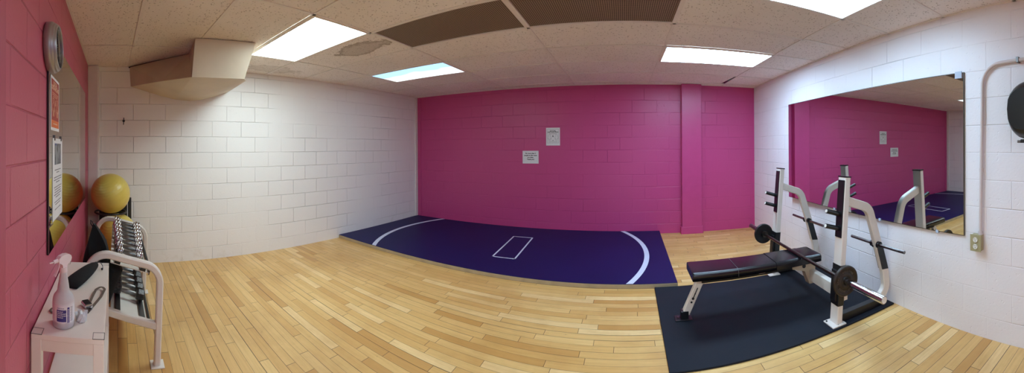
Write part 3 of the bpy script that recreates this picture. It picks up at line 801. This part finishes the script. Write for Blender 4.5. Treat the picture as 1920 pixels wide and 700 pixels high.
# ================================================================ BLACK BAG BY THE RACK
def sack():
    # silhouette in y/z, puffed in x
    sil = [(-.165, .905), (-.175, .86), (-.20, .78), (-.225, .70), (-.245, .60), (-.25, .45), (-.22, .30), (-.16, .24), (-.085, .26), (-.035, .37), (.005, .50), (.045, .570), (.050, .590),
           (.010, .610), (-.045, .65), (-.055, .73), (-.085, .80), (-.125, .86), (-.148, .905)]
    n = len(sil); cx = sum(p[0] for p in sil) / n; cz = sum(p[1] for p in sil) / n
    vs = []; lay = [(-2.222, .60), (-2.24, .86), (-2.275, 1.0), (-2.33, 1.0), (-2.38, .90), (-2.41, .62)]
    for x, s in lay:
        for y, z in sil:
            xx = x if z < .72 else -2.30 + (x + 2.30) * max(.22, 1 - (z - .72) * 4.6)      # gathered towards the tie
            vs.append((xx, cx + (y - cx) * (s if z < .72 else 1), cz + (z - cz) * (s if z < .72 else 1)))
    fs = [(i * n + q, i * n + (q + 1) % n, (i + 1) * n + (q + 1) % n, (i + 1) * n + q) for i in range(len(lay) - 1) for q in range(n)]
    m = MB(); m.add(vs, fs, True)
    vs2 = vs[:n] + [(-2.216, cx, cz)]; m.add(vs2, [(i, (i + 1) % n, n) for i in range(n)], True)
    vs3 = vs[-n:] + [(-2.42, cx, cz)]; m.add(vs3, [(i, (i + 1) % n, n) for i in range(n)], True)
    return m
sk = thing('fabric_bag', 'black cloth bag wedged between the pink wall and dumbbell rack', 'bag', (-2.29, -.1, .24))
sack().build('bag_body', M['cloth'], sk, sub=1)
MB().tube([(-2.30, -.158, .89), (-2.30, -.168, .92), (-2.295, -.180, .93), (-2.29, -.178, .905), (-2.295, -.165, .885)], .004, 8).build('drawstring', M['gymblack'], sk)

# ================================================================ WHITE TABLE
t = thing('side_table', 'low white two-shelf table against the pink wall', 'table', (-1.72, -.2, 0))
tx0, tx1, ty0, ty1, tz = -1.275, -2.122, -.340, -.048, .692
MB().span((tx0, ty0, tz - .022), (tx1, ty1, tz)).build('tabletop', M['table'], t, bevel=.002)
ap = MB(); ap.span((tx0 - .004, ty0 + .04, tz - .068), (tx0 - .024, ty1 - .04, tz - .022)); ap.span((tx1 + .004, ty0 + .04, tz - .068), (tx1 + .024, ty1 - .04, tz - .022))
ap.span((tx0 - .04, ty1 - .004, tz - .068), (tx1 + .04, ty1 - .024, tz - .022)); ap.span((tx0 - .04, ty0 + .004, tz - .068), (tx1 + .04, ty0 + .024, tz - .022))
ap.build('apron', M['table'], t, bevel=.0015)
for X in (tx0 - .0215, tx1 + .0215):
    for Y in (ty0 + .0215, ty1 - .0215):
        lo = MB().span((X - .0205, Y - .0205, 0), (X + .0205, Y + .0205, tz - .022)).build('leg', M['table'], t, bevel=.0015)
        # the leg's end shows through the top with a thin joint around it
        jn = MB(); w = .0235
        jn.span((X - w, Y - w, tz - .001), (X + w, Y - w + .0018, tz + .0004)); jn.span((X - w, Y + w - .0018, tz - .001), (X + w, Y + w, tz + .0004))
        jn.span((X - w, Y - w, tz - .001), (X - w + .0018, Y + w, tz + .0004)); jn.span((X + w - .0018, Y - w, tz - .001), (X + w, Y + w, tz + .0004))
        jn.build('joint_line', M['ink'], lo)
MB().span((tx0 + .0, ty0 + .004, .286), (tx1, ty1, .306)).build('lower_shelf', M['table'], t, bevel=.002)

# ================================================================ SPRAY BOTTLE
bx, by = -1.365, -.222
t = thing('spray_bottle', 'translucent spray bottle with blue and white label on the white table', 'spray bottle', (bx, by, tz))
Tm = Matrix.Translation((bx, by, tz + .0006))
prof = [(.001, .0), (.040, .0), (.045, .004), (.0462, .012), (.0462, .105), (.0455, .112), (.041, .125), (.030, .138), (.0255, .146), (.0235, .165), (.0195, .190), (.0155, .213), (.0135, .222), (.0135, .228)]
MB().lathe(prof, 48, Tm, cap=True).build('bottle', M['bottle'], t)
liq = [(.001, .003), (.043, .003), (.0446, .012), (.0446, .070), (.001, .070)]
MB().cyl((bx, by, tz + .222), (bx, by, tz + .243), .0165, .0155, 28).build('collar', M['sprayhead'], t)
# the head points towards the wall and the camera's left
dirh = Vector((.80, -.60, 0)).normalized(); sdh = Vector((-dirh.y, dirh.x, 0))
def hp(a, z, s=0.): return Vector((bx, by, tz)) + dirh * a + sdh * s + Vector((0, 0, z))
hm = MB(); loop = [(-.036, .286), (-.040, .276), (-.034, .262), (-.020, .256), (-.012, .250), (-.0125, .240), (.0125, .240), (.014, .256), (.026, .264), (.034, .268), (.036, .284), (.022, .293), (-.002, .297), (-.024, .294)]
hm.prism([hp(a, z, -.011) for a, z in loop], sdh * .022)
hd = hm.build('spray_head', M['sprayhead'], t, bevel=.004, segs=3)
MB().cyl(hp(.034, .2765), hp(.058, .2755), .0085, .0075, 20).build('nozzle', M['sprayhead'], hd)
MB().cyl(hp(.058, .2755), hp(.078, .2750), .0035, .0025, 12).build('nozzle_tip', M['sprayhead'], hd)
MB().sweep([hp(.026, .266), hp(.030, .252), hp(.036, .238), hp(.046, .222), hp(.052, .215)], rectprof(.004, .014, .001), sdh).build('trigger', M['sprayhead'], hd)
# label wrapped on the body, facing the camera
th0 = math.atan2(-by, -bx)
def wrap(a0, a1, z0, z1, r, mat, nm, par=t, n=20):
    m = MB(); v = []
    for k in range(n + 1):
        a = th0 + a0 + (a1 - a0) * k / n; v += [(bx + r * math.cos(a), by + r * math.sin(a), tz + z0), (bx + r * math.cos(a), by + r * math.sin(a), tz + z1)]
    m.add(v, [(2 * k, 2 * k + 2, 2 * k + 3, 2 * k + 1) for k in range(n)], True); return m.build(nm, mat, par)
lab = wrap(-1.5, 1.45, .028, .103, .0466, M['labelw'], 'label', n=40)
# angles grow anticlockwise seen from above: screen right is negative... camera looks along -x here
wrap(-.62, .25, .034, .082, .0469, M['label'], 'label_panel', lab)
wrap(.34, .56, .030, .092, .0469, M['label'], 'label_stripe', lab)
def wrap_text(s, size, a_left, ztop, mat):
    me = text_mesh(s, size, align='LEFT', bold=.0001)
    for v in me.vertices:
        x, y = v.co.x, v.co.y; a = th0 + a_left + x / .0472
        v.co = Vector((bx + (.0472 + v.co.z) * math.cos(a), by + (.0472 + v.co.z) * math.sin(a), tz + ztop + y))
    me.materials.clear(); me.materials.append(mat)
    o = bpy.data.objects.new('lettering', me); COL.objects.link(o); o.parent = lab; return o
wrap_text('Alcohol\nDisinfectant\nDesinfectante\nAlcohol', .0078, -.56, .079, M['labelw'])
wrap_text('READY-TO-USE', .0042, -.56, .0905, M['label'])
wr = MB()
for k in range(9): 
    a = th0 + .45; zz = .034 + k * .0062
    wr.box((bx + .0471 * math.cos(a), by + .0471 * math.sin(a), tz + zz), (.0006, .0055, .0022), Matrix.Rotation(a, 3, 'Z'))
wr.build('label_symbols', M['labelw'], lab)
sm = MB()
for k in range(11):
    a = th0 + .78 + (k % 2) * .02; zz = .036 + k * .0055
    sm.box((bx + .0469 * math.cos(a), by + .0469 * math.sin(a), tz + zz), (.0005, .012, .0014), Matrix.Rotation(a, 3, 'Z'))
sm.build('label_print', M['greyink'], lab)

# crumpled tissue beside the bottle
tm = MB(); rr = random.Random(11); cx, cy = -1.405, -.150
for k in range(7):
    a = rr.uniform(0, 6.28); p0 = Vector((cx + .012 * math.cos(a), cy + .012 * math.sin(a), tz + .002)); tip = p0 + Vector((rr.uniform(-.018, .018), rr.uniform(-.018, .018), rr.uniform(.03, .05)))
    side = Vector((math.sin(a), -math.cos(a), 0)) * .018
    tm.prism([p0 - side, p0 + side, tip + side * .4, tip - side * .3], Vector((math.cos(a), math.sin(a), 0)) * .004)
tag(place(tm.build('crumpled_tissue', M['paper']), (cx, cy, tz)), 'small crumpled white tissue behind the spray bottle', 'tissue')

# ---- whistle-like stopwatch on its lanyard
t = thing('stopwatch', 'black and silver stopwatch with a woven neck strap on the white table', 'stopwatch', (-1.535, -.135, tz))
def flat_strap(pts, w, nm):
    P = fillet(pts, .02, 5); return MB().sweep(P, [(-w / 2, -.0008), (w / 2, -.0008), (w / 2, .0008), (-w / 2, .0008)], (0, 0, 1)).build(nm, M['strap'], t)
wc = Vector((-1.530, -.138, tz + .012)); Rw = Matrix.Rotation(math.radians(28), 3, 'Z')
MB().box(wc, (.058, .042, .020), Rw).build('case', M['chrome'], t, bevel=.008, segs=4)
MB().box(wc + Vector((0, 0, .0105)), (.046, .032, .004), Rw).build('screen', M['blackplastic'], t, bevel=.0015)
bt = MB(); bt.cyl(wc + Rw @ Vector((.03, .008, 0)), wc + Rw @ Vector((.036, .008, 0)), .005, seg=12); bt.build('button', M['chrome'], t)
flat_strap([(-1.555, -.128, tz + .006), (-1.625, -.118, tz + .008), (-1.70, -.105, tz + .010), (-1.735, -.078, tz + .012), (-1.700, -.060, tz + .012), (-1.62, -.075, tz + .010), (-1.545, -.105, tz + .004), (-1.47, -.130, tz + .003), (-1.43, -.160, tz + .003)], .013, 'neck_strap')
rg = MB().tube([wc + Rw @ Vector((.036 + .010 * math.cos(a), .010 * math.sin(a), -.006)) for a in [6.283 * k / 16 for k in range(16)]], .0016, 6, closed=True).build('split_ring', M['darkchrome'], t)
flat_strap([(-1.462, -.262, tz + .002), (-1.440, -.288, tz + .004), (-1.470, -.300, tz + .006), (-1.500, -.285, tz + .004), (-1.49, -.262, tz + .002)], .009, 'strap_end')

# ---- black drawstring pouch
def pouch():
    m = MB(); a = Vector((-1.72, -.245, 0)); b = Vector((-2.03, -.125, 0)); d = (b - a).normalized(); s_ = Vector((-d.y, d.x, 0)); vs = []; n = 16
    L = (b - a).length
    for k, (f, w, h) in enumerate(((0, .046, .014), (.04, .054, .030), (.25, .056, .044), (.5, .050, .048), (.75, .040, .046), (.93, .028, .040), (1.0, .016, .028))):
        c = a + d * L * f
        for q in range(n):
            t_ = 2 * PI * q / n; rr_ = 1 + .06 * math.sin(3 * t_ + k * 1.3)
            vs.append((c.x + s_.x * w * math.cos(t_) * rr_, c.y + s_.y * w * math.cos(t_) * rr_, tz + .001 + h * .5 + h * .5 * math.sin(t_) * rr_ + .02 * max(0, f - .7)))
    fs = [(i * n + q, i * n + (q + 1) % n, (i + 1) * n + (q + 1) % n, (i + 1) * n + q) for i in range(6) for q in range(n)]
    m.add(vs, fs, True); m.add(vs[:n], [tuple(range(n))[::-1]], True); m.add(vs[-n:], [tuple(range(n))], True); return m
t = thing('drawstring_pouch', 'small black drawstring pouch on the far end of the white table', 'pouch', (-1.88, -.185, tz))
pouch().build('pouch_body', M['cloth'], t, sub=1)
dr = MB(); dr.tube(fillet([(-2.02, -.130, tz + .040), (-2.045, -.100, tz + .030), (-2.035, -.085, tz + .012), (-2.00, -.082, tz + .006), (-1.985, -.090, tz + .010)], .01, 4), .0022, 8)
dr.build('cord', M['gymblack'], t)
MB().sphere((-1.99, -.087, tz + .009), .007, 14, 9).build('cord_lock', M['blackplastic'], t)

# ================================================================ CLOCK
ccx, ccz, cr_ = -1.630, 1.945, .128
t = thing('wall_clock', 'round grey wall clock high on the pink wall above the mirror', 'clock', (ccx, YP, ccz))
Qc = Matrix.Translation((ccx, YP, ccz)) @ Matrix.Rotation(-PI / 2, 4, 'X')       # local z -> +y
prof = [(cr_ * .90, .001), (cr_, .004), (cr_, .030), (cr_ * .975, .038), (cr_ * .93, .040), (cr_ * .93, .047), (cr_ * .90, .053), (cr_ * .86, .054), (cr_ * .86, .060), (cr_ * .83, .064), (cr_ * .79, .063), (cr_ * .78, .048), (.001, .046)]
MB().lathe(prof[:-1], 64, Qc, cap=True).build('rim', M['clockrim'], t)
fc = MB().lathe([(.001, .0480), (cr_ * .785, .0480), (cr_ * .785, .0495), (.001, .0495)], 64, Qc, cap=False).build('clock_face', M['clockface'], t)
def onclock(x, y, z=.0505): return Qc @ Vector((x, y, z))
hnd = MB()
# +y face seen from +y: local x runs along +x, mirrored for the viewer, so numerals are laid with -x to the right
for k in range(12):
    a = PI / 2 - k * PI / 6; Mt = Matrix.Translation((ccx - math.cos(a) * cr_ * .62 * 1, YP + .0498, ccz + math.sin(a) * cr_ * .62 + .009)) @ Matrix.Rotation(PI, 4, 'Z') @ Matrix.Rotation(PI / 2, 4, 'X')
    text(fc, 'numeral', str(12 if k == 0 else k), .021, Mt, M['ink'])
for k in range(60):
    a = k * PI / 30; r0 = cr_ * (.70 if k % 5 == 0 else .73)
    p = Vector((ccx + math.cos(a) * (r0 + cr_ * .76) / 2, YP + .0498, ccz + math.sin(a) * (r0 + cr_ * .76) / 2))
    hnd.box(p, (cr_ * .76 - r0, .0004, .0012), Matrix.Rotation(-a, 3, 'Y'))
hnd.build('minute_track', M['greyink'], fc)
for nm, a, l, w in (('hour_hand', math.radians(200), .052, .005), ('minute_hand', math.radians(305), .082, .0035)):
    c = Vector((ccx, YP + .0525, ccz)); dv = Vector((math.cos(a), 0, math.sin(a)))
    MB().box(c + dv * l * .42, (l, .0012, w), Matrix.Rotation(-a, 3, 'Y')).build(nm, M['ink'], t)
def glassm():
    tt = NT('clock_glass'); return tt.set(color=(1, 1, 1, 1), rough=.03, trans=1., ior=1.1)
MB().lathe([(.001, .0590), (cr_ * .79, .0585), (cr_ * .79, .0595), (.001, .0602)], 48, Qc, cap=False).build('clock_glass', glassm(), t)

# ================================================================ POSTERS
def sheet(name, label, cat, a, b, plane, mat, depth=.0012):
    """a, b: opposite corners on the wall plane"""
    t = thing(name, label, cat, [(p + q) / 2 for p, q in zip(a, b)])
    return t
# -- on the magenta wall: viewer looks along +y, x to the right
def back_sheet(name, label, x0, x1, z0, z1):
    t = thing(name, label, 'sign', ((x0 + x1) / 2, YB - .002, z0))
    return t, MB().span((x0, YB - .0042, z0), (x1, YB - .0022, z1))
def btext(t, s, size, x, z, mat=M['ink'], **kw):
    text(t, 'lettering', s, size, Matrix.Translation((x, YB - .0045, z)) @ Matrix.Rotation(PI / 2, 4, 'X'), mat, **kw)
t, ln = back_sheet('social_distancing_sign', 'upper white sign on the magenta wall, with a framed figure drawing', -1.400, -1.160, 1.456, 1.756)
x = -1.28
fr = MB(); zf0, zf1 = 1.500, 1.730; xa, xb = -1.380, -1.180
for a, b in (((xa, zf1), (xb, zf1)), ((xa, zf0), (xb, zf0)), ((xa, zf0), (xa, zf1)), ((xb, zf0), (xb, zf1))):
    fr.span((min(a[0], b[0]) - .0012, YB - .0048, min(a[1], b[1]) - .0012), (max(a[0], b[0]) + .0012, YB - .0043, max(a[1], b[1]) + .0012))
fr.build('border_line', M['greyink'], t)
btext(t, 'SOCIAL\nDISTANCING', .031, x, 1.718, bold=.0008, line=.72)
btext(t, '6', .052, x, 1.640, bold=.001); btext(t, 'FT', .024, x, 1.550, bold=.0006)
for k, wd_ in enumerate((.150, .120)): ln.span((x - wd_ / 2, YB - .0048, 1.656 - k * .009), (x + wd_ / 2, YB - .0043, 1.659 - k * .009), 1)
ln.span((x - .075, YB - .0048, 1.515), (x + .075, YB - .0043, 1.519), 1)
ln.build('paper', [M['paper'], M['greyink']], t)
def figure(cx, cz, s, mat, par, yy, flip=1):
    m = MB()
    ol = [(0, .95), (.10, .98), (.17, .90), (.17, .80), (.10, .72), (.22, .66), (.28, .50), (.26, .28), (.18, .30), (.16, .48), (.15, .05), (.04, .05), (.0, .35), (-.04, .05), (-.15, .05), (-.16, .48), (-.18, .30), (-.26, .28), (-.28, .50), (-.22, .66), (-.10, .72), (-.17, .80), (-.17, .90), (-.10, .98)]
    m.tube([(cx + a * s * flip, yy, cz + b * s) for a, b in ol], .0013, 6, closed=True); return m.build('figure_outline', mat, par)
figure(x - .060, 1.532, .11, M['greyink'], t, YB - .0045); figure(x + .060, 1.532, .11, M['greyink'], t, YB - .0045)
t, pp = back_sheet('room_limit_sign', 'lower white sign on the magenta wall, landscape with four lines of text', -1.820, -1.534, 1.150, 1.368)
pp.build('paper', M['paper'], t)
btext(t, 'No more than 2\npeople in this room\nat a time.\nThank you!', .0285, -1.677, 1.338, bold=.0013, line=1.2)
# -- on the mirror of the pink wall: viewer looks along -y, so x to the left
def mtext(t, nm, s, size, x, z, mat, **kw):
    text(t, nm, s, size, Matrix.Translation((x, MY + .0032, z)) @ Matrix.Rotation(PI, 4, 'Z') @ Matrix.Rotation(PI / 2, 4, 'X'), mat, **kw)
t = thing('social_distancing_poster', 'red and orange poster hung on the mirror just below the clock', 'poster', (-1.75, MY, 1.54))
px0, px1, pz0, pz1 = -1.872, -1.634, 1.53, 1.815
lp_ = MB().span((px0, MY + .0006, pz0), (px1, MY + .0022, pz1))
MB().span((px0 + .014, MY + .0022, pz0 + .055), (px1 - .014, MY + .0027, pz1 - .014)).build('red_field', M['red'], t)
MB().span((px0 + .014, MY + .0022, pz0 + .016), (px1 - .014, MY + .0027, pz0 + .055)).build('orange_band', M['orange'], t)
mtext(t, 'lettering', 'SOCIAL\nDISTANCING', .032, -1.753, 1.796, M['peach'], bold=.0010, line=.75)
mtext(t, 'lettering', '6', .045, -1.753, 1.700, M['peach'], bold=.001)
mtext(t, 'lettering', '|', .035, -1.753, 1.650, M['peach'])
ln = lp_
for k, wd_ in enumerate((.17, .16, .12)): ln.span((-1.753 - wd_ / 2, MY + .0010, 1.728 - k * .009), (-1.753 + wd_ / 2, MY + .0031, 1.7305 - k * .009), 1)
ln.span((-1.753 - .06, MY + .0010, 1.563), (-1.753 + .06, MY + .0031, 1.569), 1)
ln.build('paper', [M['paper'], M['peach']], t)
figure(-1.807, 1.600, .105, M['peach'], t, MY + .003); figure(-1.699, 1.600, .105, M['peach'], t, MY + .003)
t = thing('notice_sheet', 'tall white notice with a photo at its top, clipped to the mirror', 'notice', (-1.83, MY, 1.05))
px0, px1, pz0, pz1 = -1.985, -1.685, 1.045, 1.490
lp_ = MB().span((px0, MY + .0006, pz0), (px1, MY + .0022, pz1))
MB().span((px0 + .055, MY + .0022, 1.345), (px1 - .055, MY + .0027, 1.462)).build('photo_print', M['photo'], t)
ln = lp_; rr = random.Random(4); z = 1.318
for para in (2, 3, 5, 2, 1):
    for q in range(para):
        wd_ = rr.uniform(.17, .23) if q < para - 1 or para == 1 else rr.uniform(.07, .15); xx = -1.835 - wd_ / 2
        while xx < -1.835 + wd_ / 2:
            w_ = rr.uniform(.010, .030); ln.span((xx, MY + .0022, z - .0055), (min(xx + w_, -1.835 + wd_ / 2), MY + .0026, z), 1); xx += w_ + .006
        z -= .0138
    z -= .0125
ln.build('paper', [M['paper'], M['greyink']], t)
for X in (-1.935, -1.735):
    MB().box((X, MY + .004, 1.492), (.016, .007, .030)).build('clip', M['darkchrome'], t, bevel=.002)

# ================================================================ RIGHT WALL FITTINGS
t = thing('power_outlet', 'beige two-socket power outlet box on the white wall below the conduit', 'outlet', (XR, 1.18, .66))
bxo = MB().span((XR - .048, 1.140, .655), (XR, 1.222, .770)).build('box', M['beige'], t, bevel=.003)
fpo = MB().span((XR - .052, 1.136, .651), (XR - .048, 1.226, .774)).build('face_plate', M['beige'], t, bevel=.0015)
for z in (.737, .688):
    r = MB().cyl((XR - .052, 1.181, z), (XR - .0565, 1.181, z), .0185, seg=28).build('socket', M['recept'], t)
    s_ = MB()
    for dy in (-.0075, .0075): s_.span((XR - .0572, 1.181 + dy - .0014, z + .0015), (XR - .0562, 1.181 + dy + .0014, z + .0115))
    s_.cyl((XR - .0572, 1.181, z - .008), (XR - .0562, 1.181, z - .008), .0033, seg=12)
    s_.build('slots', M['ink'], r)
MB().cyl((XR - .052, 1.181, .7125), (XR - .0532, 1.181, .7125), .003, seg=10).build('screw', M['darkchrome'], fpo)
t = thing('conduit', 'white painted conduit pipe rising from the outlet and bending over the dispenser', 'pipe', (XR, 1.15, .77))
cp = fillet([(XR - .020, 1.155, .772), (XR - .020, 1.155, .82), (XR - .020, 1.135, 2.015), (XR - .020, .30, 2.05)], [.3, .15], 12)
MB().tube(cp, .0125, 16).build('pipe', M['conduit'], t)
MB().cyl((XR - .020, 1.155, .772), (XR - .020, 1.155, .795), .017, seg=20).build('connector', M['conduit'], t)
MB().cyl((XR - .020, 1.147, 1.235), (XR - .020, 1.147, 1.262), .0155, seg=20).build('coupling', M['conduit'], t)
for y_, z_ in ((.855, 2.027),):
    MB().span((XR - .036, y_ - .010, z_ - .018), (XR, y_ + .010, z_ + .020)).build('strap_clamp', M['darkchrome'], t, bevel=.002)
# dispenser
t = thing('paper_towel_dispenser', 'rounded black wall dispenser at the right edge of the picture', 'dispenser', (XR, .70, 1.47))
m = MB(); n = 28; lay = []
for f in (0, .15, .35, .6, .8, .93, 1.):
    dep = .215 * f; sc = 1 if f <= .35 else math.sqrt(max(0, 1 - ((f - .35) / .68) ** 2.2)) * .45 + .55
    ring = []
    for k in range(n):
        a = 2 * PI * k / n; ca_, sa_ = math.cos(a), math.sin(a)
        e = .55
        y_ = .155 * math.copysign(abs(ca_) ** e, ca_); z_ = .195 * math.copysign(abs(sa_) ** e, sa_)
        if sa_ > 0: y_ *= 1 - .35 * (z_ / .195) ** 3
        else: y_ *= 1 - .14 * (abs(z_) / .195) ** 2
        ring.append((XR - .001 - dep, .715 + y_ * (sc * .35 + .65), 1.665 + z_ * sc))
    lay.append(ring)
vs = [p for r_ in lay for p in r_]
fs = [(i * n + q, i * n + (q + 1) % n, (i + 1) * n + (q + 1) % n, (i + 1) * n + q) for i in range(len(lay) - 1) for q in range(n)]
m.add(vs, fs, True); m.add(lay[-1], [tuple(range(n))], True); m.add(lay[0], [tuple(range(n))[::-1]])
m.build('cover', M['blackplastic'], t)
lv = MB().span((XR - .12, .62, 1.448), (XR - .05, .80, 1.472)).build('outlet_slot', M['gymblack'], t, bevel=.004)
MB().span((XR - .10, .795, 1.448), (XR - .075, .83, 1.468)).build('latch', M['darkchrome'], t, bevel=.003)

# ---- black hook on the left wall
t = tag(MB().cyl((XL, .092, 1.775), (XL + .012, .092, 1.775), .016, seg=16).cyl((XL + .01, .092, 1.775), (XL + .05, .092, 1.770), .006, seg=10)
        .tube([(XL + .05, .092, 1.770), (XL + .058, .092, 1.785), (XL + .055, .092, 1.81)], .0055, 8).tube([(XL + .045, .092, 1.77), (XL + .05, .090, 1.74), (XL + .048, .088, 1.725)], .005, 8)
        .build('wall_hook', M['gymblack']), 'small black hook on the white left wall below the duct', 'hook')
place(t, (XL, .092, 1.775))

for o in WORLDP:
    if '_w' in o: del o['_w']
